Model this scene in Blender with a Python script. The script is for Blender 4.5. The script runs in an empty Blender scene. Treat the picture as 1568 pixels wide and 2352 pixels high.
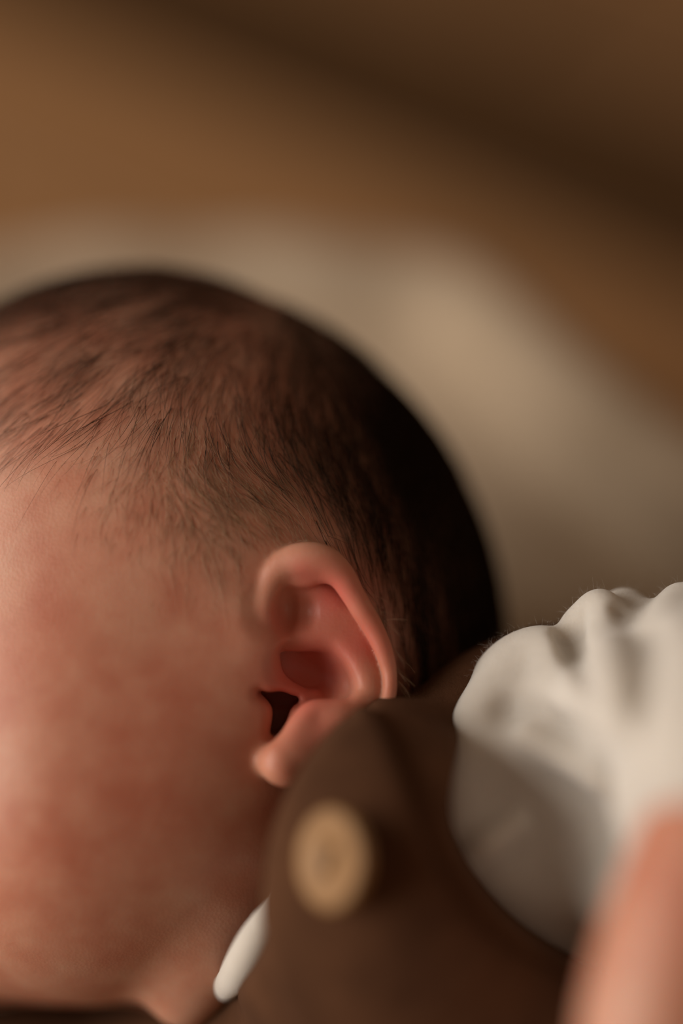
import bpy, math, random
import numpy as np
from mathutils import Matrix, Vector

random.seed(7)
rng = np.random.default_rng(7)
scene = bpy.context.scene
C = scene.collection

# ------------------------------------------------------------------ camera, world, light, exposure
W, H = 1568, 2352
S = 0.069                 # millimetres per photo pixel in the plane of focus
D0 = 450.0                # camera to plane of focus, millimetres
PITCH = math.radians(45)  # the camera looks down by this angle
HEIGHT = 0.150            # height of the focus point above the floor, metres
R3 = np.array(Matrix.Rotation(math.pi / 2 - PITCH, 3, 'X'))
ORG = np.array([0, 0, HEIGHT])

cam_d = bpy.data.cameras.new('camera')
cam = bpy.data.objects.new('camera', cam_d)
C.objects.link(cam)
cam.matrix_world = Matrix.Translation(Vector(ORG + R3 @ np.array([0, 0, D0 / 1000]))) @ Matrix(R3.tolist()).to_4x4()
cam_d.sensor_fit = 'VERTICAL'
cam_d.sensor_height = 36
cam_d.sensor_width = 24
cam_d.lens = 36 * D0 / (H * S)
cam_d.clip_start = 0.02
cam_d.clip_end = 50
cam_d.dof.use_dof = True
cam_d.dof.focus_distance = (D0 - 1.0) / 1000
cam_d.dof.aperture_fstop = 1.75
scene.camera = cam

world = bpy.data.worlds.new('room_light')
scene.world = world
world.use_nodes = True
world.node_tree.nodes['Background'].inputs[0].default_value = (1.0, 0.66, 0.42, 1)
world.node_tree.nodes['Background'].inputs[1].default_value = 0.19

def area_light(name, pos_mm, target_mm, sx, sy, power, color):
    l = bpy.data.lights.new(name, 'AREA')
    l.shape = 'RECTANGLE'; l.size = sx; l.size_y = sy; l.energy = power; l.color = color
    o = bpy.data.objects.new(name, l); C.objects.link(o)
    p = Vector(ORG + R3 @ (np.array(pos_mm) / 1000)); t = Vector(ORG + R3 @ (np.array(target_mm) / 1000))
    o.location = p
    o.rotation_euler = (t - p).to_track_quat('-Z', 'Y').to_euler()
    return o
area_light('window_daylight', (-1180, 110, 415), (0, 0, 0), 1.1, 1.0, 25, (1.0, 0.91, 0.81))

scene.view_settings.view_transform = 'Standard'
scene.view_settings.look = 'None'
scene.view_settings.exposure = -0.12
scene.view_settings.gamma = 1.0
scene.view_settings.use_curve_mapping = False

# ------------------------------------------------------------------ coordinates
# "frame" coordinates: millimetres, x right, y up, z toward the camera, origin at the point of focus
def P(px, py, z):
    k = S * (D0 - z) / D0
    return np.array([(px - W / 2) * k, (H / 2 - py) * k, z])
def to_px(p):
    k = S * (D0 - p[:, 2]) / D0
    return W / 2 + p[:, 0] / k, H / 2 - p[:, 1] / k
def to_world(p):
    return ORG + (np.asarray(p, float) / 1000) @ R3.T

# ------------------------------------------------------------------ materials
def mat(name, rough=0.7):
    m = bpy.data.materials.new(name); m.use_nodes = True
    b = m.node_tree.nodes['Principled BSDF']
    b.inputs['Roughness'].default_value = rough
    return m, m.node_tree.nodes, m.node_tree.links, b
def ramp(N, stops):
    r = N.new('ShaderNodeValToRGB')
    e = r.color_ramp.elements
    while len(e) < len(stops): e.new(0.5)
    for k, (pos, col) in enumerate(stops):
        e[k].position = pos; e[k].color = (*col, 1)
    return r
def noise(N, L, scale, detail=4, rough=0.5, vec=None, coord='Object'):
    n = N.new('ShaderNodeTexNoise')
    n.inputs['Scale'].default_value = scale; n.inputs['Detail'].default_value = detail
    n.inputs['Roughness'].default_value = rough
    if vec is None:
        tc = N.new('ShaderNodeTexCoord'); vec = tc.outputs[coord]
    L.new(vec, n.inputs['Vector'])
    return n
def mixc(N, L, fac, a, b, mode='MIX'):
    m = N.new('ShaderNodeMix'); m.data_type = 'RGBA'; m.blend_type = mode
    for sock, v in ((m.inputs[0], fac), (m.inputs[6], a), (m.inputs[7], b)):
        if hasattr(v, 'is_linked') or hasattr(v, 'links'): L.new(v, sock)
        elif isinstance(v, (int, float)): sock.default_value = v
        else: sock.default_value = (*v, 1)
    return m.outputs[2]
def bump(N, L, height, strength, dist, normal=None):
    b = N.new('ShaderNodeBump'); b.inputs['Strength'].default_value = strength; b.inputs['Distance'].default_value = dist
    L.new(height, b.inputs['Height'])
    if normal is not None: L.new(normal, b.inputs['Normal'])
    return b.outputs['Normal']

def skin_material():
    m, N, L, b = mat('baby_skin', 0.45)
    n1 = noise(N, L, 36, 5, 0.62); n2 = noise(N, L, 140, 3, 0.6)
    r1 = ramp(N, [(0.33, (0.49, 0.185, 0.115)), (0.52, (0.54, 0.255, 0.168)), (0.70, (0.56, 0.31, 0.215))])
    L.new(n1.outputs['Fac'], r1.inputs['Fac'])
    r2 = ramp(N, [(0.35, (0.85, 0.70, 0.66)), (0.65, (1.0, 1.0, 1.0))])
    L.new(n2.outputs['Fac'], r2.inputs['Fac'])
    c = mixc(N, L, 0.6, r1.outputs['Color'], r2.outputs['Color'], 'MULTIPLY')
    at = N.new('ShaderNodeAttribute'); at.attribute_name = 'redness'
    c = mixc(N, L, at.outputs['Fac'], c, (0.60, 0.15, 0.115))
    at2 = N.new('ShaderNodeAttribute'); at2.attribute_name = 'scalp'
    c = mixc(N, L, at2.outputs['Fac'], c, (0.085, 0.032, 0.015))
    L.new(c, b.inputs['Base Color'])
    b.inputs['Subsurface Weight'].default_value = 0.6
    b.inputs['Subsurface Radius'].default_value = (1.0, 0.30, 0.18)
    b.inputs['Subsurface Scale'].default_value = 0.0022
    b.inputs['Specular IOR Level'].default_value = 0.35
    v = N.new('ShaderNodeTexVoronoi'); v.inputs['Scale'].default_value = 1900
    tc = N.new('ShaderNodeTexCoord'); L.new(tc.outputs['Object'], v.inputs['Vector'])
    L.new(bump(N, L, v.outputs['Distance'], 0.12, 0.0002), b.inputs['Normal'])
    return m

def cloth_material(name, dark, light, weave, rough=0.9, sheen=0.3, strength=0.4):
    m, N, L, b = mat(name, rough)
    n1 = noise(N, L, 60, 4, 0.6); n2 = noise(N, L, weave, 3, 0.7)
    r = ramp(N, [(0.3, dark), (0.7, light)]); L.new(n1.outputs['Fac'], r.inputs['Fac'])
    L.new(r.outputs['Color'], b.inputs['Base Color'])
    b.inputs['Sheen Weight'].default_value = sheen
    b.inputs['Sheen Roughness'].default_value = 0.6
    b.inputs['Specular IOR Level'].default_value = 0.15
    L.new(bump(N, L, n2.outputs['Fac'], strength, 0.0004), b.inputs['Normal'])
    return m

def plain_material(name, col, rough=0.5, spec=0.4):
    m, N, L, b = mat(name, rough)
    n = noise(N, L, 300, 2)
    r = ramp(N, [(0.3, tuple(c * 0.8 for c in col)), (0.7, tuple(min(1, c * 1.2) for c in col))])
    L.new(n.outputs['Fac'], r.inputs['Fac']); L.new(r.outputs['Color'], b.inputs['Base Color'])
    b.inputs['Specular IOR Level'].default_value = spec
    return m

def wood_material(name, dark, light, scale=6, stretch=(1, 14, 14), rough=0.5):
    m, N, L, b = mat(name, rough)
    b.inputs['Specular IOR Level'].default_value = 0.2
    tc = N.new('ShaderNodeTexCoord'); mp = N.new('ShaderNodeMapping')
    mp.inputs['Scale'].default_value = stretch
    L.new(tc.outputs['Object'], mp.inputs['Vector'])
    n = noise(N, L, scale, 6, 0.6, mp.outputs['Vector'])
    r = ramp(N, [(0.3, dark), (0.7, light)]); L.new(n.outputs['Fac'], r.inputs['Fac'])
    L.new(r.outputs['Color'], b.inputs['Base Color'])
    L.new(bump(N, L, n.outputs['Fac'], 0.15, 0.0005), b.inputs['Normal'])
    return m

M_SKIN = skin_material()
M_HAIR = plain_material('dark_brown_hair', (0.024, 0.011, 0.005), 0.6, 0.15)
M_DOWN = plain_material('pale_down_hair', (0.34, 0.20, 0.11), 0.4, 0.5)
M_BROWN = cloth_material('brown_brushed_cotton', (0.058, 0.024, 0.011), (0.095, 0.041, 0.019), 2500, 0.95, 0.0, 0.5)
M_WHITE = cloth_material('white_cotton_jersey', (0.52, 0.48, 0.43), (0.60, 0.555, 0.50), 2600, 0.9, 0.3, 0.35)
for m_ in (M_WHITE,):
    b_ = m_.node_tree.nodes['Principled BSDF']
    b_.inputs['Subsurface Weight'].default_value = 0.5; b_.inputs['Subsurface Radius'].default_value = (1.0, 0.85, 0.7); b_.inputs['Subsurface Scale'].default_value = 0.006
M_CREAM = cloth_material('cream_cushion_cotton', (0.40, 0.305, 0.21), (0.47, 0.365, 0.26), 900, 0.95, 0.2, 0.4)
M_BUTTON = wood_material('pale_wood_button', (0.22, 0.115, 0.045), (0.31, 0.175, 0.078), 120, (1, 6, 1), 0.5)
M_THREAD = plain_material('brown_thread', (0.10, 0.05, 0.025), 0.8, 0.1)

# ------------------------------------------------------------------ distance-field modelling
class Field:
    def __init__(self, xs, ys, zs):
        self.ax = [np.asarray(a, np.float32) for a in (xs, ys, zs)]
        self.D = np.full([len(a) for a in self.ax], 50.0, np.float32)
    def sub(self, lo, hi):
        sl = []
        for a, l, h in zip(self.ax, lo, hi):
            i0 = max(0, int(np.searchsorted(a, l)) - 1); i1 = min(len(a), int(np.searchsorted(a, h)) + 1)
            sl.append(slice(i0, max(i1, i0)))
        sl = tuple(sl)
        g = (self.ax[0][sl[0]][:, None, None], self.ax[1][sl[1]][None, :, None], self.ax[2][sl[2]][None, None, :])
        return sl, g
    def apply(self, fn, lo, hi, k, mode='add'):
        sl, g = self.sub(lo, hi)
        if any(s.stop <= s.start for s in sl): return
        b = fn(*g).astype(np.float32); a = self.D[sl]
        if mode == 'add':
            if k > 0:
                h = np.maximum(k - np.abs(a - b), 0) / k
                self.D[sl] = np.minimum(a, b) - h * h * k * 0.25
            else: self.D[sl] = np.minimum(a, b)
        elif mode == 'cut':
            b = -b
            h = np.maximum(k - np.abs(a - b), 0) / k
            self.D[sl] = np.maximum(a, b) + h * h * k * 0.25
        else:
            h = np.maximum(k - np.abs(a - b), 0) / k
            self.D[sl] = np.maximum(a, b) + h * h * k * 0.25
    def ellipsoid(self, c, r, k=4, mode='add', rot=None, pad=None):
        c = np.asarray(c, float); r = np.asarray(r, float)
        Rm = np.eye(3) if rot is None else np.array(rot)
        def fn(x, y, z):
            p = [x - c[0], y - c[1], z - c[2]]
            q = p if rot is None else [Rm[0][i] * p[0] + Rm[1][i] * p[1] + Rm[2][i] * p[2] for i in range(3)]
            k0 = np.sqrt((q[0] / r[0]) ** 2 + (q[1] / r[1]) ** 2 + (q[2] / r[2]) ** 2)
            k1 = np.sqrt((q[0] / r[0] ** 2) ** 2 + (q[1] / r[1] ** 2) ** 2 + (q[2] / r[2] ** 2) ** 2) + 1e-6
            return k0 * (k0 - 1) / k1
        ext = np.full(3, r.max()) if rot is not None else r
        m = ext + k * 1.5 + 3
        self.apply(fn, c - m, c + m, k, mode)
    def tube(self, pts, k=1.5, mode='add', n=6, flat=None):
        """pts: rows px, py, z, radius(mm), swept smoothly"""
        q = np.array([[*P(a[0], a[1], a[2]), a[3]] for a in pts])
        q = spline(q, n)
        def fn(x, y, z):
            d = None
            for a, b in zip(q[:-1], q[1:]):
                ab = b[:3] - a[:3]; l2 = float(ab @ ab) + 1e-9
                t = np.clip(((x - a[0]) * ab[0] + (y - a[1]) * ab[1] + (z - a[2]) * ab[2]) / l2, 0, 1)
                dz = z - a[2] - t * ab[2]
                if flat: dz = dz / flat
                e = np.sqrt((x - a[0] - t * ab[0]) ** 2 + (y - a[1] - t * ab[1]) ** 2 + dz ** 2) - (a[3] + t * (b[3] - a[3]))
                d = e if d is None else np.minimum(d, e)
            return d
        m = q[:, 3].max() * max(1, flat or 1) + k * 1.5 + 2
        self.apply(fn, q[:, :3].min(0) - m, q[:, :3].max(0) + m, k, mode)
    def shaft(self, pts, z0, z1, k=0.8, mode='cut'):
        """a slot of given outline that runs in depth from z0 to z1"""
        q = np.array([[*P(a[0], a[1], (z0 + z1) / 2), a[2]] for a in pts]); q = spline(q, 5)
        zc, zh = (z0 + z1) / 2, (z1 - z0) / 2
        def fn(x, y, z):
            d = None
            for a, b in zip(q[:-1], q[1:]):
                ab = b[:2] - a[:2]; l2 = float(ab @ ab) + 1e-9
                t = np.clip(((x - a[0]) * ab[0] + (y - a[1]) * ab[1]) / l2, 0, 1)
                e = np.sqrt((x - a[0] - t * ab[0]) ** 2 + (y - a[1] - t * ab[1]) ** 2) - (a[3] + t * (b[3] - a[3]))
                d = e if d is None else np.minimum(d, e)
            return np.maximum(d, np.abs(z - zc) - zh)
        m = q[:, 3].max() + k + 2
        lo = np.array([q[:, 0].min() - m, q[:, 1].min() - m, z0 - k - 1]); hi = np.array([q[:, 0].max() + m, q[:, 1].max() + m, z1 + k + 1])
        self.apply(fn, lo, hi, k, mode)
    def sample(self, p):
        idx = []; fr = []
        for a, c in zip(self.ax, p.T):
            i = np.clip(np.searchsorted(a, c) - 1, 0, len(a) - 2)
            idx.append(i); fr.append(np.clip((c - a[i]) / (a[i + 1] - a[i]), 0, 1))
        r = 0
        for dx in (0, 1):
            for dy in (0, 1):
                for dz in (0, 1):
                    w = (fr[0] if dx else 1 - fr[0]) * (fr[1] if dy else 1 - fr[1]) * (fr[2] if dz else 1 - fr[2])
                    r = r + w * self.D[idx[0] + dx, idx[1] + dy, idx[2] + dz]
        return r
    def grad(self, p, h=1.0):
        g = np.stack([self.sample(p + e) - self.sample(p - e) for e in np.eye(3) * h], 1)
        return g / (np.linalg.norm(g, axis=1, keepdims=True) + 1e-9)
    def mesh(self):
        D = self.D
        for s in (np.s_[0], np.s_[-1]): D[s] = 9; D[:, s] = 9; D[:, :, s] = 9
        ins = D < 0
        n = np.zeros([d - 1 for d in D.shape], np.int8)
        for dx in (0, 1):
            for dy in (0, 1):
                for dz in (0, 1):
                    n += ins[dx:D.shape[0] - 1 + dx, dy:D.shape[1] - 1 + dy, dz:D.shape[2] - 1 + dz]
        act = np.nonzero((n > 0) & (n < 8)); I = np.stack(act, 1)
        vid = np.full(n.shape, -1, np.int32); vid[act] = np.arange(len(I))
        corners = [(dx, dy, dz) for dx in (0, 1) for dy in (0, 1) for dz in (0, 1)]
        cv = {c: D[I[:, 0] + c[0], I[:, 1] + c[1], I[:, 2] + c[2]] for c in corners}
        acc = np.zeros((len(I), 3)); cnt = np.zeros(len(I))
        for c in corners:
            for ax in range(3):
                if c[ax] == 0:
                    e = list(c); e[ax] = 1; e = tuple(e)
                    a, b = cv[c], cv[e]; m = (a < 0) != (b < 0)
                    t = np.where(m, a / np.where(m, a - b, 1), 0)
                    pos = np.tile(np.array(c, float), (len(I), 1)); pos[:, ax] = t
                    acc += pos * m[:, None]; cnt += m
        acc /= cnt[:, None]
        V = np.stack([self.ax[k][I[:, k]] + acc[:, k] * (self.ax[k][I[:, k] + 1] - self.ax[k][I[:, k]]) for k in range(3)], 1)
        F = []
        for ax in range(3):
            o1, o2 = [(1, 2), (2, 0), (0, 1)][ax]
            a = np.take(ins, range(D.shape[ax] - 1), ax); b = np.take(ins, range(1, D.shape[ax]), ax)
            ed = np.stack(np.nonzero(a != b), 1)
            ed = ed[(ed[:, o1] > 0) & (ed[:, o2] > 0) & (ed[:, o1] < D.shape[o1] - 1) & (ed[:, o2] < D.shape[o2] - 1)]
            q = []
            for s1, s2 in ((-1, -1), (0, -1), (0, 0), (-1, 0)):
                e = ed.copy(); e[:, o1] += s1; e[:, o2] += s2
                q.append(vid[e[:, 0], e[:, 1], e[:, 2]])
            q = np.stack(q, 1)
            flip = ~ins[ed[:, 0], ed[:, 1], ed[:, 2]]
            q[flip] = q[flip][:, ::-1]
            F.append(q)
        return V, np.concatenate(F)

def spline(q, n):
    q = np.asarray(q, float)
    if len(q) < 3: return q
    e = np.concatenate([[2 * q[0] - q[1]], q, [2 * q[-1] - q[-2]]])
    out = []
    for i in range(len(q) - 1):
        a, b, c, d = e[i:i + 4]
        for t in np.linspace(0, 1, n, endpoint=False):
            out.append(0.5 * (2 * b + (c - a) * t + (2 * a - 5 * b + 4 * c - d) * t * t + (3 * b - a - 3 * c + d) * t ** 3))
    out.append(q[-1])
    return np.array(out)

def relax(V, F, it=2, f=0.5):
    E = np.concatenate([F[:, [0, 1]], F[:, [1, 2]], F[:, [2, 3]], F[:, [3, 0]]])
    deg = np.bincount(E.ravel(), minlength=len(V))[:, None]
    for _ in range(it):
        for g in (f, -f * 1.03):
            s = np.stack([np.bincount(E[:, 0], V[E[:, 1], k], len(V)) + np.bincount(E[:, 1], V[E[:, 0], k], len(V)) for k in range(3)], 1)
            V = V + g * (s / np.maximum(deg, 1) - V)
    return V

def link_mesh(name, Vw, F, material, parent=None, smooth=True, origin=None):
    """Vw: vertices in world metres"""
    Vw = np.asarray(Vw, np.float64)
    base = np.array(parent_world(parent)) if parent else np.zeros(3)
    o_w = base if origin is None else np.asarray(origin, float)
    me = bpy.data.meshes.new(name)
    F = np.asarray(F); nf, nc = F.shape
    me.vertices.add(len(Vw)); me.vertices.foreach_set('co', (Vw - o_w).astype(np.float32).ravel())
    me.loops.add(nf * nc); me.loops.foreach_set('vertex_index', F.astype(np.int32).ravel())
    me.polygons.add(nf); me.polygons.foreach_set('loop_start', np.arange(0, nf * nc, nc, dtype=np.int32))
    me.polygons.foreach_set('use_smooth', np.full(nf, smooth))
    me.update(); me.validate()
    me.materials.append(material)
    o = bpy.data.objects.new(name, me); C.objects.link(o)
    o.location = Vector(o_w - base)
    if parent: o.parent = parent
    return o
def parent_world(o):
    v = Vector(o.location)
    while o.parent: o = o.parent; v = v + Vector(o.location)
    return v
def set_attr(o, name, values):
    a = o.data.attributes.new(name, 'FLOAT', 'POINT'); a.data.foreach_set('value', values.astype(np.float32))
def tag(o, label, cat, group=None, kind=None):
    o['label'] = label; o['category'] = cat
    if group: o['group'] = group
    if kind: o['kind'] = kind
def empty(name, loc):
    o = bpy.data.objects.new(name, None); C.objects.link(o); o.location = loc; o.empty_display_size = 0.02
    return o
def strands_mesh(paths, radii, sides=3):
    """paths N x K x 3, radii N x K -> vertices and quads"""
    N_, K, _ = paths.shape
    t = np.gradient(paths, axis=1); t /= np.linalg.norm(t, axis=2, keepdims=True) + 1e-9
    ref = np.array([0.31, 0.17, 0.93]); a = np.cross(t, ref); a /= np.linalg.norm(a, axis=2, keepdims=True) + 1e-9
    b = np.cross(t, a)
    V = np.stack([paths + radii[..., None] * (math.cos(2 * math.pi * s / sides) * a + math.sin(2 * math.pi * s / sides) * b) for s in range(sides)], 2)
    idx = np.arange(N_ * K * sides).reshape(N_, K, sides)
    F = np.stack([idx[:, :-1, :], np.roll(idx, -1, 2)[:, :-1, :], np.roll(idx, -1, 2)[:, 1:, :], idx[:, 1:, :]], -1)
    return V.reshape(-1, 3), F.reshape(-1, 4)

def axis(a, b, fine, f0, f1, coarse):
    """grid coordinates from a to b, fine between f0 and f1"""
    return np.concatenate([np.arange(a, f0, coarse), np.arange(f0, f1, fine), np.arange(f1, b, coarse)])

# ------------------------------------------------------------------ floor of wooden boards
fl = empty('floor', (0, 0, 0)); fl['kind'] = 'structure'
BOARD_ANGLE = math.radians(-34)
BW = 0.064
tones = [((0.27, 0.138, 0.057), (0.36, 0.192, 0.086)), ((0.055, 0.026, 0.008), (0.090, 0.042, 0.014)), ((0.16, 0.082, 0.034), (0.21, 0.11, 0.048)), ((0.115, 0.058, 0.024), (0.16, 0.083, 0.035))]
board_mats = [wood_material('floor_board_tone', d, l, 5, (1, 16, 16), 0.6) for d, l in tones]
def box_mesh(name, sx, sy, sz, bev):
    x, y = sx / 2, sy / 2
    V = []
    for (dx, z) in ((0, -sz), (0, -bev), (bev, 0)):
        V += [(-x + dx, -y + dx, z), (x - dx, -y + dx, z), (x - dx, y - dx, z), (-x + dx, y - dx, z)]
    F = [(3, 2, 1, 0), (8, 9, 10, 11)]
    for r in (0, 4):
        F += [(r + i, r + (i + 1) % 4, r + 4 + (i + 1) % 4, r + 4 + i) for i in range(4)]
    me = bpy.data.meshes.new(name); me.from_pydata(V, [], F); me.update()
    return me
board_me = [box_mesh('floor_board', 0.9, BW - 0.0016, 0.015, 0.001) for _ in tones]
for me, mm in zip(board_me, board_mats): me.materials.append(mm)
FLOOR_OFF = 0.016
pattern = {2: 0, 3: 0, 4: 1, 5: 2, 6: 0}  # tone index per row; one row is much darker than its neighbours
ca, sa = math.cos(BOARD_ANGLE), math.sin(BOARD_ANGLE)
for row in range(-6, 12):
    for colm in range(-1, 2):
        u = colm * 0.902 + (0.33 * row) % 0.9 - 0.45
        v = row * BW + FLOOR_OFF
        o = bpy.data.objects.new('floor_board', board_me[pattern.get(row, (row * 7 + colm * 3) % 4)])
        C.objects.link(o); o.parent = fl
        o.location = (u * ca - v * sa, u * sa + v * ca, 0)
        o.rotation_euler = (0, 0, BOARD_ANGLE)

# ------------------------------------------------------------------ padded cushion under the baby
CUSH_U = -80.0      # top of the pad, millimetres along world up from the focus point
outl = np.array([(-72, 148), (-26, 152), (1, 151), (16, 149), (31, 142), (43, 128), (55, 110), (75, 87), (110, 45), (150, 0), (200, -60), (235, -140), (215, -230),
                 (100, -270), (-60, -270), (-170, -230), (-215, -100), (-205, 50), (-150, 128)], float)
oc = spline(np.concatenate([outl, outl[:3]]), 12)[12:]
oc = oc[:len(outl) * 12]
def cushion():
    cen = np.array([0., -40.])
    # rings from the centre outward: fraction of the outline, inset in mm, height above the pad base
    top = HEIGHT * 1000 + CUSH_U
    RT = 12.0
    n = len(oc)
    nrm = np.roll(oc, -1, 0) - np.roll(oc, 1, 0); nrm = np.stack([-nrm[:, 1], nrm[:, 0]], 1); nrm /= np.linalg.norm(nrm, axis=1, keepdims=True)
    if ((oc - cen) * nrm).sum() < 0: nrm = -nrm
    rings = []
    inner = oc - nrm * RT * 2.3
    for f in np.linspace(0.02, 1, 26):
        rings.append(np.concatenate([cen + (inner - cen) * f, np.full((n, 1), top)], 1))
    for a in np.linspace(170, -60, 20):
        rr = math.radians(a)
        rings.append(np.concatenate([oc - nrm * (RT - RT * math.cos(rr)), np.full((n, 1), top + 1 + RT * math.sin(rr) * 1.5)], 1))
    for h, ins in ((top - 25, 1), (top - 40, 0), (top - 58, 2), (4, 8), (0.5, 14)):
        rings.append(np.concatenate([oc - nrm * ins, np.full((n, 1), h)], 1))
    rings.append(np.concatenate([cen + (oc - cen) * 0.02, np.full((n, 1), 0.5)], 1))
    V = np.stack(rings)                 # K x n x 3
    # the pad is hollowed where the baby's neck and trunk lie
    nt = 26
    tt = np.clip((45 - V[:nt, :, 1]) / 65, 0, 1); ff = np.linspace(0.02, 1, nt)[:, None]
    V[:nt, :, 2] -= 40 * tt * tt * (3 - 2 * tt) * np.clip((1 - ff) / 0.25, 0, 1)
    # soft quilting and creases
    x, y = V[..., 0], V[..., 1]
    z = V[..., 2]
    w = np.clip((z - 20) / 40, 0, 1)
    dz = 1.2 * np.sin(x * 0.07 + 1.3 * np.sin(y * 0.05)) * np.cos(y * 0.06 + 0.8 * np.sin(x * 0.045)) + 0.6 * np.sin(x * 0.16 + y * 0.11)
    V[..., 2] = z + dz * w
    K = len(rings); idx = np.arange(K * n).reshape(K, n)
    F = np.stack([idx[:-1], np.roll(idx, -1, 1)[:-1], np.roll(idx, -1, 1)[1:], idx[1:]], -1).reshape(-1, 4)
    Vw = V.reshape(-1, 3) / 1000
    F = F[:, ::-1]
    caps = np.concatenate([idx[0], idx[-1][::-1]])
    Vw = np.concatenate([Vw, [[cen[0] / 1000, cen[1] / 1000, V[0, :, 2].mean() / 1000], [cen[0] / 1000, cen[1] / 1000, 0.0005]]])
    c0, c1 = len(Vw) - 2, len(Vw) - 1
    capF = []
    for ring, c in ((idx[0], c0), (idx[-1][::-1], c1)):
        for i in range(0, n, 2): capF.append((ring[(i + 2) % n], ring[(i + 1) % n], ring[i], c))
    return Vw, np.concatenate([F, np.array(capF)])
Vc, Fc = cushion()
cu = link_mesh('padded_cushion', Vc, Fc, M_CREAM, origin=(0, -0.04, 0.0))
tag(cu, 'cream padded cushion with a raised rim lying on the wooden floor under the baby', 'cushion')

# ------------------------------------------------------------------ baby: body
person = empty('person', to_world(P(400, 1400, -38)) - np.array([0, 0, 0.05]))
tag(person, 'baby in brown overalls and white shirt with dark hair, lying on the cream cushion', 'person')

B = Field(axis(-112, 108, 0.30, -16.5, 10.5, 1.1), axis(-140, 62, 0.30, -45, -3.5, 1.0), axis(-92, 90, 0.30, -9, 12.5, 1.0))
HC = P(404, 1412, -38)
HR = np.array([60.8, 54.0, 45.0])
HROT = np.array(Matrix.Rotation(math.radians(-58), 3, 'Z'))
B.ellipsoid(HC, HR, 4, rot=HROT)
B.ellipsoid(P(555, 1570, -22), (14, 22, 25.6), 10)          # just in front of the ear
# face, cheek, jaw and neck
B.ellipsoid(P(215, 1780, -24), (31, 36, 36), 12)           # cheek
B.ellipsoid(P(440, 1760, -28), (24, 30, 34), 12)           # in front of the ear, jaw angle
B.ellipsoid(P(170, 1965, -32), (30, 22, 34), 10)            # lower cheek
def skin_z(px, py):
    zs = np.linspace(-85, 20, 400); v = B.sample(np.array([P(px, py, z) for z in zs])); w = np.where(v < 0)[0]
    return zs[w.max()] if len(w) else -45.0
B.ellipsoid(P(-120, 1800, -44), (32, 36, 38), 14)           # middle of the face
B.ellipsoid(P(-200, 1420, -46), (32, 34, 38), 16)
B.ellipsoid(P(-350, 1440, -46), (20, 26, 34), 14)           # brow
B.ellipsoid(P(-250, 2130, -46), (18, 14, 20), 12)           # chin
B.tube([(-500, 1540, -46, 5), (-570, 1650, -46, 5.5), (-610, 1740, -46, 6.5)], 9)        # nose
for dz in (-6, 6): B.ellipsoid(P(-580, 1762, -46 + dz), (4.5, 3.8, 4), 4)
B.tube([(-490, 1900, -35, 3.0), (-535, 1885, -46, 4.2), (-490, 1900, -57, 3.0)], 4)  # lips
B.tube([(-470, 1960, -36, 3.2), (-515, 1960, -46, 4.4), (-470, 1960, -56, 3.2)], 4)
ez = skin_z(-340, 1610)                                     # closed eyes
for c, sg in ((ez, 1), (-92 - ez, -1)): B.ellipsoid(P(-345, 1600, c - sg * 5), (10.5, 8, 6.5), 5)
sl = [(a, b, skin_z(a, b), 0.8) for a, b in ((-412, 1640), (-375, 1660), (-330, 1665), (-280, 1650))]
B.tube(sl, 0.8, 'cut')
B.tube([(a, b, -92 - z, r) for a, b, z, r in sl], 0.8, 'cut')
B.tube([(480, 1960, -35, 22), (610, 2190, -35, 19), (780, 2400, -36, 22)], 8)      # neck
B.tube([(520, 2080, -11, 9), (470, 2190, -11, 8), (430, 2280, -13, 6)], 6)            # neck fold under the jaw
# trunk and shoulder
B.tube([(900, 2150, -34, 26), (1200, 2450, -10, 25), (1400, 2800, 0, 23)], 10)
B.tube([(950, 2050, -24, 22), (1250, 1850, -18, 8), (1420, 1750, -2, 8), (1600, 1720, 26, 9), (1760, 1780, 48, 12)], 6)   # upper arm
B.tube([(1760, 1780, 48, 12), (1655, 2030, 54, 13.5), (1555, 2350, 58, 13.5), (1500, 2640, 62, 10)], 6)   # forearm
B.ellipsoid(P(1490, 2760, 64), (13, 11, 9), 5)              # hand
for fx, fl_ in ((1330, 1.0), (1425, 1.12), (1520, 1.05), (1612, 0.85)):
    B.tube([(fx + 20, 2820, 66, 4.0), (fx, 2820 + 110 * fl_, 70, 3.8), (fx, 2820 + 165 * fl_, 64, 3.6), (fx + 4, 2820 + 120 * fl_, 57, 3.2)], 0.6)
B.tube([(1400, 2690, 68, 4.6), (1320, 2760, 74, 4.2), (1330, 2850, 77, 3.6)], 1.2)

# ------------------------------------------------------------------ baby: the ear
def ear_tilt(rows): return [(a, b, z + 0.012 * (a - 690) + 0.012 * max(0, b - 1580), r) for a, b, z, r in rows]   # the ear opens toward the face
# backing plate that joins the rim to the head
B.tube(ear_tilt([(690, 1360, -2.5, 3.2), (770, 1395, -2.6, 3.2), (820, 1455, -2.6, 3.0), (850, 1520, -2.4, 2.6), (855, 1590, -1.6, 2.6), (800, 1650, 0.5, 3.0)]), 2.0)
B.tube(ear_tilt([(700, 1460, -4.5, 4.2), (760, 1520, -4.5, 4.2), (770, 1590, -4.0, 4.0)]), 2.5)
# broad antihelix
B.tube(ear_tilt([(700, 1405, -2.4, 3.0), (740, 1440, -1.9, 3.2), (785, 1480, -1.5, 3.1), (820, 1525, -1.1, 2.9), (840, 1570, -0.5, 2.6), (836, 1606, 0.4, 2.3),
        (800, 1632, 2.4, 2.2), (755, 1640, 3.6, 2.2)]), 1.6)
# hollow of the ear
B.ellipsoid(P(712, 1547, 3.2), (6.6, 4.4, 6.6), 2.6, 'cut', rot=Matrix.Rotation(math.radians(-32), 3, 'Z'))
B.ellipsoid(P(668, 1405, 7.8), (6.0, 4.6, 7.4), 3.0, 'cut')
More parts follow.
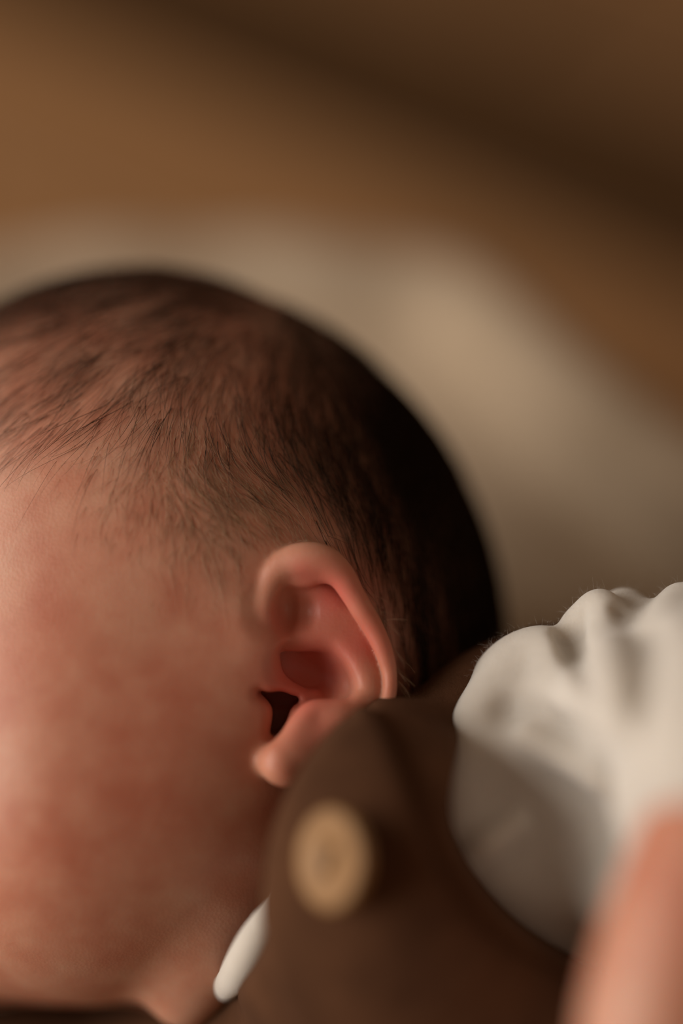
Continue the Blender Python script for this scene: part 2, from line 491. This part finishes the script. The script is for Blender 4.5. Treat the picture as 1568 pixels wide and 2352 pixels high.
# lower crus
# rim (helix)
B.tube(ear_tilt([(600, 1440, 2.8, 2.2), (604, 1385, 3.7, 2.25), (621, 1330, 3.9, 2.35), (655, 1298, 3.5, 2.6), (700, 1287, 3.2, 2.9), (746, 1293, 2.7, 2.7),
        (783, 1322, 2.2, 2.2), (809, 1363, 1.7, 1.9), (834, 1405, 1.3, 1.8), (860, 1448, 1.0, 1.65), (882, 1498, 0.8, 1.45), (895, 1550, 0.7, 1.15),
        (893, 1600, 1.2, 1.1), (878, 1645, 2.0, 1.2), (845, 1690, 3.0, 1.6)]), 0.7, n=5)
B.tube(ear_tilt([(660, 1322, 3.0, 1.5), (705, 1325, 2.6, 1.6), (750, 1315, 2.3, 1.3)]), 1.2)
B.tube([(570, 1480, 0.8, 3.0), (566, 1435, 0.2, 3.0)], 5)
# skin edge in front of the hollow, running down from the rim
B.tube(ear_tilt([(600, 1400, 3.0, 2.2), (602, 1450, 2.6, 2.3), (614, 1500, 2.6, 2.1), (634, 1545, 2.3, 2.0), (662, 1578, 1.4, 1.9), (700, 1600, -0.8, 1.7)]), 3.0)
# the hollows run in under that edge
for cx, cz in ((664, 7.6), (700, 8.4)): B.ellipsoid(P(cx, 1407, cz), (2.9, 4.1, 8.0), 0.9, 'cut')
B.shaft([(658, 1506, 1.1), (672, 1540, 1.5), (704, 1566, 1.2)], -2.0, 14, 1.6)
B.tube(ear_tilt([(632, 1474, 1.7, 1.2), (668, 1477, 1.2, 1.35), (708, 1471, 0.1, 1.75), (750, 1462, -1.0, 2.2)]), 1.0)
# canal opening and notch
B.shaft([(598, 1591, 0.55), (622, 1604, 0.9), (652, 1612, 0.95), (676, 1610, 0.6)], -6, 12, 1.6)
B.shaft([(642, 1615, 1.3), (640, 1645, 1.35), (630, 1678, 0.95)], -6, 14, 1.6)
# tragus
B.tube(ear_tilt([(572, 1610, 3.2, 1.4), (590, 1638, 4.0, 1.4), (584, 1672, 3.8, 1.4)]), 2.5)
# antitragus and lobe
B.tube(ear_tilt([(770, 1640, 3.4, 2.3), (722, 1640, 4.8, 2.2), (694, 1664, 5.8, 2.1), (672, 1700, 6.6, 2.1), (648, 1730, 7.0, 2.2)]), 1.4)
B.tube(ear_tilt([(800, 1660, 2.0, 3.0), (735, 1700, 4.0, 3.0), (690, 1735, 5.4, 2.9), (652, 1757, 6.2, 2.9)]), 1.6)
B.tube(ear_tilt([(770, 1668, 3.4, 2.6), (715, 1690, 4.6, 2.6), (675, 1728, 5.6, 2.6)]), 2.0)
B.tube(ear_tilt([(606, 1742, 5.0, 1.5), (638, 1757, 6.4, 2.6), (655, 1772, 6.4, 2.2)]), 1.6)

Vb, Fb = B.mesh()
Vb = relax(Vb, Fb, 3, 0.5)
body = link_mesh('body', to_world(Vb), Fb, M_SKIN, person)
bx_, by_ = to_px(Vb)
nb = B.grad(Vb, 0.8)
def sstep(x, a, b):
    t = np.clip((x - a) / (b - a), 0, 1); return t * t * (3 - 2 * t)
# flush of the ear, blotches
def blob(cx, cy, r): return np.exp(-((bx_ - cx) ** 2 + (by_ - cy) ** 2) / (r * r))
front = sstep(Vb[:, 2], -14, -6)
red = 0.9 * blob(720, 1540, 80) + 0.8 * blob(760, 1365, 62) + 0.5 * blob(830, 1480, 50) + 0.5 * blob(650, 1590, 60) + 0.45 * blob(690, 1310, 35) \
    + 0.35 * blob(640, 1420, 40) + 0.25 * blob(720, 1680, 60) + 0.18 * blob(720, 1480, 230)
set_attr(body, 'redness', np.clip(red * front, 0, 0.9))
# hair-bearing scalp: dark down close to the skin, densest at the back of the head; shade over the top is painted in too
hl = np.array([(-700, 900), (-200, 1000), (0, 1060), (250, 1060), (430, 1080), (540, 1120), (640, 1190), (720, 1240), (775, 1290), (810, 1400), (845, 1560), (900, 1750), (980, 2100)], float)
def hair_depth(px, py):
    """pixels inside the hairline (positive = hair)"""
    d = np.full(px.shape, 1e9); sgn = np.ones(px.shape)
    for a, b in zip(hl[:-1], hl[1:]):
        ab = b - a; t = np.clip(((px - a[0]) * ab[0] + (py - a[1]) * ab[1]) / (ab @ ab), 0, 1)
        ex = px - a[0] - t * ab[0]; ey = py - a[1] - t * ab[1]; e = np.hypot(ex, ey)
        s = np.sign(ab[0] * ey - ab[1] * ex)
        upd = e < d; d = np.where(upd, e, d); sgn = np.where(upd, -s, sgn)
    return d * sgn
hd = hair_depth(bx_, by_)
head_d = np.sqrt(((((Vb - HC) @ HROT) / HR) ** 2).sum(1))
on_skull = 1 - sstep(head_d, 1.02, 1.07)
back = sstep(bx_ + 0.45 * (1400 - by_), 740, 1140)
crown = sstep(by_, 900, 640) * sstep(bx_, -500, -150) * sstep(bx_, 1300, 900)  # denser hair, plus painted shade where the top of the head gets less light
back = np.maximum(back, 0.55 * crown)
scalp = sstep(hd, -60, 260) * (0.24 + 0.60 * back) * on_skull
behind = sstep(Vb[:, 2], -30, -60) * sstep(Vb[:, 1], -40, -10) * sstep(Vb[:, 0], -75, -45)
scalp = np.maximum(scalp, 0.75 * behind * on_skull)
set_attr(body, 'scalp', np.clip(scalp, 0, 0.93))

# ------------------------------------------------------------------ hair
flow_pts = np.array([(-200, 850, -1, .3), (50, 720, -.9, .5), (50, 950, -.75, .65), (200, 900, -.62, .75), (300, 720, -.62, .75), (350, 960, -.45, .87), (450, 1020, -.1, 1),
    (430, 840, -.45, .85), (550, 880, -.25, 1), (600, 1000, 0.05, 1), (560, 1090, .6, .7), (640, 1150, .75, .6), (500, 1150, .6, .5), (720, 1150, .2, .95), (800, 1000, -.1, 1),
    (700, 800, -.4, .9), (950, 1200, -.1, 1), (500, 650, -.8, .5), (850, 850, -.3, 1), (1100, 1300, 0, 1), (150, 1150, -.4, .9), (300, 1200, -.3, .9), (400, 1300, -.1, 1), (850, 1400, .05, 1)], float)
def flow(px, py):
    w = 1 / (((px[:, None] - flow_pts[:, 0]) ** 2 + (py[:, None] - flow_pts[:, 1]) ** 2) / 90.0 ** 2 + 0.3) ** 1.6
    dx = (w * flow_pts[:, 2]).sum(1); dy = (w * flow_pts[:, 3]).sum(1)
    n = np.hypot(dx, dy) + 1e-9
    return np.stack([dx / n, -dy / n, np.zeros_like(dx)], 1)
def grow(roots, length, K, lift, wander):
    """walk strands over the scalp, N roots"""
    p = roots.copy(); out = [p.copy()]
    step = length / (K - 1)
    ang = rng.normal(0, wander, len(p)); cur = rng.normal(0, wander * 0.13, len(p))
    for i in range(1, K):
        px, py = to_px(p)
        d = flow(px, py)
        n = B.grad(p, 1.5)
        bk = n[:, 2] < -0.15
        d[bk] = (0, -1, 0)
        a = ang + cur * i
        ca_, sa_ = np.cos(a), np.sin(a)
        d = np.stack([d[:, 0] * ca_ - d[:, 1] * sa_, d[:, 0] * sa_ + d[:, 1] * ca_, d[:, 2]], 1)
        d = d - n * (d * n).sum(1, keepdims=True); d /= np.linalg.norm(d, axis=1, keepdims=True) + 1e-9
        p = p + d * step[:, None]
        n = B.grad(p, 1.5)
        tgt = lift * (i / (K - 1)) ** 0.8
        p = p + n * (tgt - B.sample(p))[:, None]
        out.append(p.copy())
    return np.stack(out, 1)
K = 9
def pick(weights, n):
    c = np.cumsum(weights); return np.searchsorted(c, rng.random(n) * c[-1])
# vertex areas are uniform enough on the skull (coarse grid) once the fine ear columns are thinned out
xs_w = np.gradient(B.ax[0]); ys_w = np.gradient(B.ax[1]); zs_w = np.gradient(B.ax[2])
wa = [np.interp(Vb[:, i], B.ax[i], np.gradient(B.ax[i])) for i in range(3)]
area = np.where(np.abs(nb).argmax(1) == 0, wa[1] * wa[2], np.where(np.abs(nb).argmax(1) == 1, wa[0] * wa[2], wa[0] * wa[1]))
ear_zone = (bx_ > 560) & (bx_ < 925) & (by_ > 1235) & ((head_d > 1.012) | (bx_ < 800))
okay = (head_d < 1.03) & ~ear_zone & (Vb[:, 1] > -60)
dens = sstep(hd, -40, 160) * (0.30 + 1.0 * back)
dens = np.where(nb[:, 2] < 0.02, np.maximum(dens, behind), dens) * okay * area
# guides and clumps
def hair_set(n, dens, length, rad, lift, wander, clump, ng):
    g = pick(dens, ng); gp = Vb[g] + rng.normal(0, 0.4, (ng, 3))
    r = pick(dens, n); rp = Vb[r] + rng.normal(0, 0.35, (n, 3))
    lg = length * rng.uniform(0.75, 1.25, ng)
    G = grow(gp, lg, K, lift, wander)
    L_ = length * rng.uniform(0.5, 1.15, n)
    Hs = grow(rp, L_, K, lift * 0.9, wander)
    near = np.empty(n, int)
    for s in range(0, n, 500):
        d2 = ((rp[s:s + 500, None, :] - gp[None]) ** 2).sum(2); near[s:s + 500] = d2.argmin(1)
    t = np.linspace(0, 1, K)
    cl = (clump * rng.uniform(0.3, 1.0, n))[:, None] * t[None] ** 1.4
    gd = np.sqrt(((rp - gp[near]) ** 2).sum(1)); cl = cl * (gd < 7)[:, None]
    Hs = Hs * (1 - cl[..., None]) + G[near] * cl[..., None]
    rr = rad * rng.uniform(0.6, 1.25, n)[:, None] * (1 - 0.75 * t[None] ** 2)
    return Hs, rr
seth = []
seth.append(hair_set(3400, dens * (hd > -40) * (1 - 0.7 * back), 14.5, 0.030, 0.8, 0.20, 0.5, 380))
seth.append(hair_set(9000, dens * (0.12 + back), 14.0, 0.055, 1.3, 0.22, 0.6, 700))
seth.append(hair_set(650, dens * (hd > 0) * (hd < 330) * (1 - back), 17.0, 0.036, 1.1, 0.12, 0.85, 110))
paths = np.concatenate([s[0] for s in seth]); rads = np.concatenate([s[1] for s in seth])
Vh, Fh = strands_mesh(paths, rads)
hair = link_mesh('hair', to_world(Vh), Fh, M_HAIR, person)
hair['kind'] = 'stuff'; hair['label'] = 'fine dark brown newborn hair'
# pale down on temple and above the ear
dd = np.exp(-(((bx_ - 520) / 190) ** 2 + ((by_ - 1150) / 130) ** 2)) * okay * area * (Vb[:, 2] > -20)
dp, dr = hair_set(1500, dd, 4.5, 0.026, 0.35, 0.25, 0.2, 60)
Vd, Fd = strands_mesh(dp, dr)
# a few fine hairs standing off the back edge of the ear
rim = np.array([P(a, b, z) for a, b, z in ((838, 1372, 3), (850, 1392, 3), (862, 1410, 3), (872, 1428, 3), (884, 1452, 3), (897, 1490, 3), (905, 1530, 3), (908, 1560, 3))])
ri = rng.integers(0, len(rim), 60); rp_ = rim[ri] + rng.normal(0, 0.5, (60, 3))
rd = np.stack([rng.uniform(0.5, 1, 60), rng.normal(-0.35, 0.5, 60), rng.normal(0, 0.35, 60)], 1); rt = np.linspace(0, 1, K)
rpth = rp_[:, None] + rd[:, None] * (rt * 3.6)[None, :, None] * rng.uniform(0.5, 1.2, 60)[:, None, None] + np.array([0, -1.0, 0]) * (rt ** 2)[None, :, None]
V2, F2 = strands_mesh(rpth, 0.022 * (1 - 0.6 * rt)[None] * np.ones((60, 1)))
Fd = np.concatenate([Fd, F2 + len(Vd)]); Vd = np.concatenate([Vd, V2])
down = link_mesh('down_hair', to_world(Vd), Fd, M_DOWN, person)
down['kind'] = 'stuff'

# ------------------------------------------------------------------ clothes
def poly_dist(x, y, poly):
    """signed distance (mm, negative inside) to an outline in frame x, y"""
    d = None; ins = None
    q = np.asarray(poly)
    for a, b in zip(q, np.roll(q, -1, 0)):
        ab = b - a; t = np.clip(((x - a[0]) * ab[0] + (y - a[1]) * ab[1]) / (ab @ ab + 1e-9), 0, 1)
        e = np.hypot(x - a[0] - t * ab[0], y - a[1] - t * ab[1])
        cr = ((a[1] > y) != (b[1] > y)) & (x < (b[0] - a[0]) * (y - a[1]) / (b[1] - a[1] + 1e-12) + a[0])
        d = e if d is None else np.minimum(d, e); ins = cr if ins is None else ins ^ cr
    return np.where(ins, -d, d)
def outline_mm(pts, z, n=5):
    q = np.array([P(a, b, z)[:2] for a, b in pts]); q = np.concatenate([q[-1:], q, q[:2]])
    s = spline(q, n); return s[n:-n][:len(pts) * n]

def trunk(F):
    F.tube([(868, 1752, 4, 9), (890, 1935, 9, 20), (935, 2120, 2, 29), (1200, 2380, -4, 31), (1430, 2850, 4, 29)], 6)
    F.tube([(868, 1752, 4, 9), (1000, 1702, -2, 8.4), (1120, 1610, -7, 8.6), (1260, 1560, -10, 9)], 5)
    F.tube([(950, 2000, -24, 22), (1250, 1880, -30, 22), (1500, 2100, -20, 26)], 6)
    F.tube([(-120, 2500, -48, 12), (60, 2490, -46, 15), (300, 2490, -44, 15), (560, 2500, -26, 18), (900, 2500, -10, 28)], 6)
gx, gy, gz = np.arange(-92, 92, 0.8), np.arange(-140, 0, 0.8), np.arange(-86, 44, 0.8)
O = Field(gx, gy, gz); trunk(O)
base = O.D.copy()
neck_cut = outline_mm([(905, 1560), (830, 1640), (700, 1790), (640, 1960), (625, 2120), (560, 2250), (480, 2330), (380, 2345), (330, 2300), (180, 2280), (0, 2280), (-500, 2280), (-500, 4000), (2600, 4000), (2600, 1300), (1200, 1300)], 10)
pd = poly_dist(O.ax[0][:, None], O.ax[1][None, :], neck_cut).astype(np.float32)[:, :, None]
h = np.maximum(2.0 - np.abs(O.D - pd), 0) / 2.0
O.D = np.maximum(O.D, pd) + h * h * 0.5
# the armhole, where the sleeve comes out
arm = outline_mm([(1330, 1470), (1230, 1480), (1140, 1555), (1070, 1655), (1032, 1765), (1025, 1870), (1065, 1960), (1130, 2050), (1220, 2130), (1340, 2200), (1500, 2290), (1800, 2290), (1800, 1400)], 5)
pa = poly_dist(O.ax[0][:, None], O.ax[1][None, :], arm).astype(np.float32)[:, :, None]
cutd = -np.maximum(pa, -(O.ax[2][None, None, :] + 14))
h = np.maximum(2.0 - np.abs(O.D - cutd), 0) / 2.0
O.D = (np.maximum(O.D, cutd) + h * h * 0.5).astype(np.float32)
Vo, Fo = O.mesh(); Vo = relax(Vo, Fo, 2)
overalls = link_mesh('overalls', to_world(Vo), Fo, M_BROWN, person)
overalls['label'] = 'brown brushed cotton overalls'

O2 = Field(gx, gy, gz)
flap = outline_mm([(800, 1640), (832, 1618), (872, 1640), (905, 1710), (935, 1800), (965, 1890), (1015, 1990), (1085, 2085), (1190, 2165), (1330, 2240), (1500, 2330), (1600, 2700), (1000, 2700), (780, 2560),
                   (690, 2360), (640, 2240), (612, 2150), (602, 2060), (612, 1940), (645, 1835), (695, 1745), (755, 1672)], 14)
pf = poly_dist(O2.ax[0][:, None], O2.ax[1][None, :], flap).astype(np.float32)[:, :, None]
a = np.abs(base - 1.6) - 1.4
h = np.maximum(2.2 - np.abs(a - pf), 0) / 2.2
a = np.maximum(a, pf) + h * h * 0.55
zg = O2.ax[2][None, None, :]
a = np.maximum(a, -(zg + 6 + 0 * a))
# stitched groove just inside the edge
O2.D = a.astype(np.float32)
Vf, Ff = O2.mesh(); Vf = relax(Vf, Ff, 2)
strap = link_mesh('shoulder_strap', to_world(Vf), Ff, M_BROWN, overalls)

# wooden button on the strap
def button():
    bc = P(765, 1974, 0)
    # distance of the strap surface at the button
    zs = np.linspace(-5, 40, 300); pts = np.array([P(765, 1974, z) for z in zs])
    s = O2.sample(pts); zf = zs[np.where(s < 0)[0].max()]
    c = P(765, 1974, zf + 3.2)
    nrm = np.array([-0.77, 0.08, 0.63]); nrm /= np.linalg.norm(nrm)
    t1 = np.cross([0, 1, 0], nrm); t1 /= np.linalg.norm(t1); t2 = np.cross(nrm, t1)
    R = 7.5
    G = np.arange(-9.6, 9.6, 0.22)
    Fd_ = Field(G, G, np.arange(-3.2, 3.2, 0.22))
    x, y, z = Fd_.ax[0][:, None, None], Fd_.ax[1][None, :, None], Fd_.ax[2][None, None, :]
    r = np.sqrt(x * x + y * y)
    disc = np.maximum(r - R, np.abs(z) - 1.25)
    q0 = np.maximum(r - (R - 0.8), 0); q1 = np.maximum(np.abs(z) - 0.5, 0)
    disc = np.sqrt(q0 ** 2 + q1 ** 2) - 0.8
    dish = np.sqrt(x * x + y * y + (z - 11) ** 2) - 10.6
    d = np.maximum(disc, -dish)
    for s_ in (-1, 1): d = np.maximum(d, -(np.sqrt((x - 0.6 * s_) ** 2 + (y - 1.35 * s_) ** 2) - 0.85))
    Fd_.D = (d + 0 * x).astype(np.float32)
    V, Fq = Fd_.mesh(); V = relax(V, Fq, 1)
    Vw = c + V[:, :1] * t1 + V[:, 1:2] * t2 + V[:, 2:] * nrm
    o = link_mesh('button', to_world(Vw), Fq, M_BUTTON, overalls)
    o['label'] = 'round pale wooden button with two holes'
    th = np.array([[(-0.6, -1.35, -0.2), (-0.55, -1.2, 0.55), (0, 0, 0.75), (0.55, 1.2, 0.55), (0.6, 1.35, -0.2)]])
    th = c + th[..., :1] * t1 + th[..., 1:2] * t2 + th[..., 2:] * nrm
    th = np.concatenate([th + t1 * 0.25, th - t1 * 0.25])
    Vt, Ft = strands_mesh(th, np.full((2, 5), 0.3), 6)
    link_mesh('button_thread', to_world(Vt), Ft, M_THREAD, overalls)
    return zf
button()

# white shirt: collar band seen under the jaw
Sc = Field(np.arange(-40, 20, 0.6), np.arange(-100, -40, 0.6), np.arange(-30, 30, 0.6))
Sc.tube([(690, 1990, -2, 2.4), (640, 2080, 7, 2.4), (590, 2160, 9, 3.0), (556, 2220, 6, 3.0), (530, 2255, 0, 2.4), (510, 2270, -9, 2.2), (430, 2300, -24, 2.4)], 1)
Vs, Fs = Sc.mesh(); Vs = relax(Vs, Fs, 2)
shirt = link_mesh('shirt', to_world(Vs), Fs, M_WHITE, person)
shirt['label'] = 'white cotton shirt with its collar under the jaw'

# sleeve, gathered at the shoulder
Sl = Field(np.arange(10, 92, 0.7), np.arange(-82, -4, 0.7), np.arange(-24, 66, 0.7))
Sl.ellipsoid(P(1300, 1850, -6), (20.5, 24.5, 20), 4)
Sl.tube([(1270, 1690, -9, 15), (1420, 1690, 6, 15), (1600, 1690, 30, 19), (1740, 1740, 46, 19)], 9)
Sl.tube([(1330, 2120, -6, 10), (1500, 2010, 14, 12), (1680, 1900, 40, 14)], 8)
# hollow between the rim of cloth at the armhole and the arm that comes forward
Sl.ellipsoid(P(1255, 1890, 26), (11.5, 15, 16), 7, 'cut')
Sl.tube([(1165, 1560, 2, 3.6), (1098, 1650, 4, 3.6), (1056, 1760, 6, 3.6), (1048, 1860, 7, 3.6), (1085, 1970, 7, 3.6), (1165, 2070, 6, 3.8), (1290, 2150, 5, 4)], 6)
# gathers
Sl.tube([(1110, 1660, -5, 4.0), (1165, 1545, -2, 4.2), (1225, 1500, 1, 4.2), (1272, 1505, 5, 3.6), (1305, 1600, 11, 3.4), (1385, 1705, 20, 4)], 3.5)
Sl.tube([(1345, 1440, 0, 4), (1378, 1398, 2, 3.2), (1400, 1440, 6, 3.4), (1400, 1540, 15, 3.6), (1425, 1660, 25, 4)], 3)
Sl.tube([(1430, 1410, -4, 3.4), (1450, 1440, 2, 3.0), (1440, 1540, 14, 3)], 2.5)
Sl.tube([(1440, 1425, -4, 4), (1500, 1480, 0, 6)], 4)
Sl.tube([(1565, 1395, 2, 4), (1540, 1440, 8, 4.2), (1525, 1540, 19, 4.6), (1520, 1680, 30, 5)], 3)
Sl.tube([(1680, 1420, 6, 6), (1640, 1500, 16, 6), (1620, 1640, 30, 6)], 5)
Sl.tube([(1195, 1665, 5, 2.2), (1260, 1700, 9, 2.2), (1330, 1745, 13, 2.2), (1395, 1790, 18, 2.2)], 4)
# creases pressed into the cloth
def on_cloth(rows, off=0.0):
    out = []
    for px, py, r in rows:
        zs = np.linspace(-20, 62, 420); v = Sl.sample(np.array([P(px, py, z) for z in zs]))
        w = np.where(v < 0)[0]
        out.append((px, py, (zs[w.max()] if len(w) else 0.0) + off, r))
    return out
Sl.tube(on_cloth([(1303, 1460, 2.2), (1318, 1495, 2.3), (1340, 1545, 2.4), (1362, 1590, 0.9)], -0.4), 1.6, 'cut')
Sl.tube(on_cloth([(1478, 1425, 2.6), (1475, 1490, 3.2), (1467, 1570, 3.2), (1461, 1640, 2.2), (1466, 1690, 0.7)], -0.6), 1.6, 'cut')
Sl.tube(on_cloth([(1425, 1400, 1.2), (1445, 1450, 1.4), (1452, 1500, 0.7)]), 1.8, 'cut')
Sl.tube(on_cloth([(1170, 1630, 1.6), (1225, 1650, 2.4), (1300, 1695, 2.8), (1395, 1765, 2.2)], 0.3), 4, 'cut')
Sl.tube(on_cloth([(1385, 1470, 1.2), (1395, 1540, 1.6), (1420, 1620, 1.2)], -0.4), 2.5)
Sl.tube(on_cloth([(1215, 1690, 1.4), (1290, 1735, 1.7), (1380, 1795, 1.4)], -0.3), 3)
Sl.tube(on_cloth([(1070, 1985, 1.4), (1120, 1940, 1.8), (1180, 1895, 1.4)], 0.2), 3)
Vv, Fv = Sl.mesh(); Vv = relax(Vv, Fv, 3)
sleeve = link_mesh('sleeve', to_world(Vv), Fv, M_WHITE, shirt)
sleeve['label'] = 'white gathered sleeve creased at the shoulder'

# short fuzz along the cloth
def fuzz(name, Vq, field, weights, n, length, rad, material, parent):
    r = pick(weights, n); p = Vq[r] + rng.normal(0, 0.3, (n, 3))
    g = field.grad(p, 1.0); d = g + rng.normal(0, 0.7, (n, 3)); d /= np.linalg.norm(d, axis=1, keepdims=True)
    L_ = length * rng.uniform(0.3, 1.2, n)
    bend = rng.normal(0, 0.5, (n, 3)); ts = np.linspace(0, 1, 4)
    pts = p[:, None] + (d[:, None] * ts[None, :, None] + bend[:, None] * (ts ** 2)[None, :, None]) * L_[:, None, None]
    V, F = strands_mesh(pts, np.full((n, 4), rad) * (1 - 0.6 * ts)[None])
    o = link_mesh(name, to_world(V), F, material, parent); o['kind'] = 'stuff'
    return o
vx, vy = to_px(Vv)
fuzz('sleeve_fuzz', Vv, Sl, ((vy < 1560) & (Vv[:, 2] < 12)).astype(float), 2600, 0.9, 0.013, M_WHITE, shirt)
ox, oy = to_px(Vo)
fuzz('overalls_fuzz', Vo, O, ((oy < 1700) & (ox > 900) & (ox < 1400)).astype(float), 3500, 1.2, 0.018, M_BROWN, overalls)
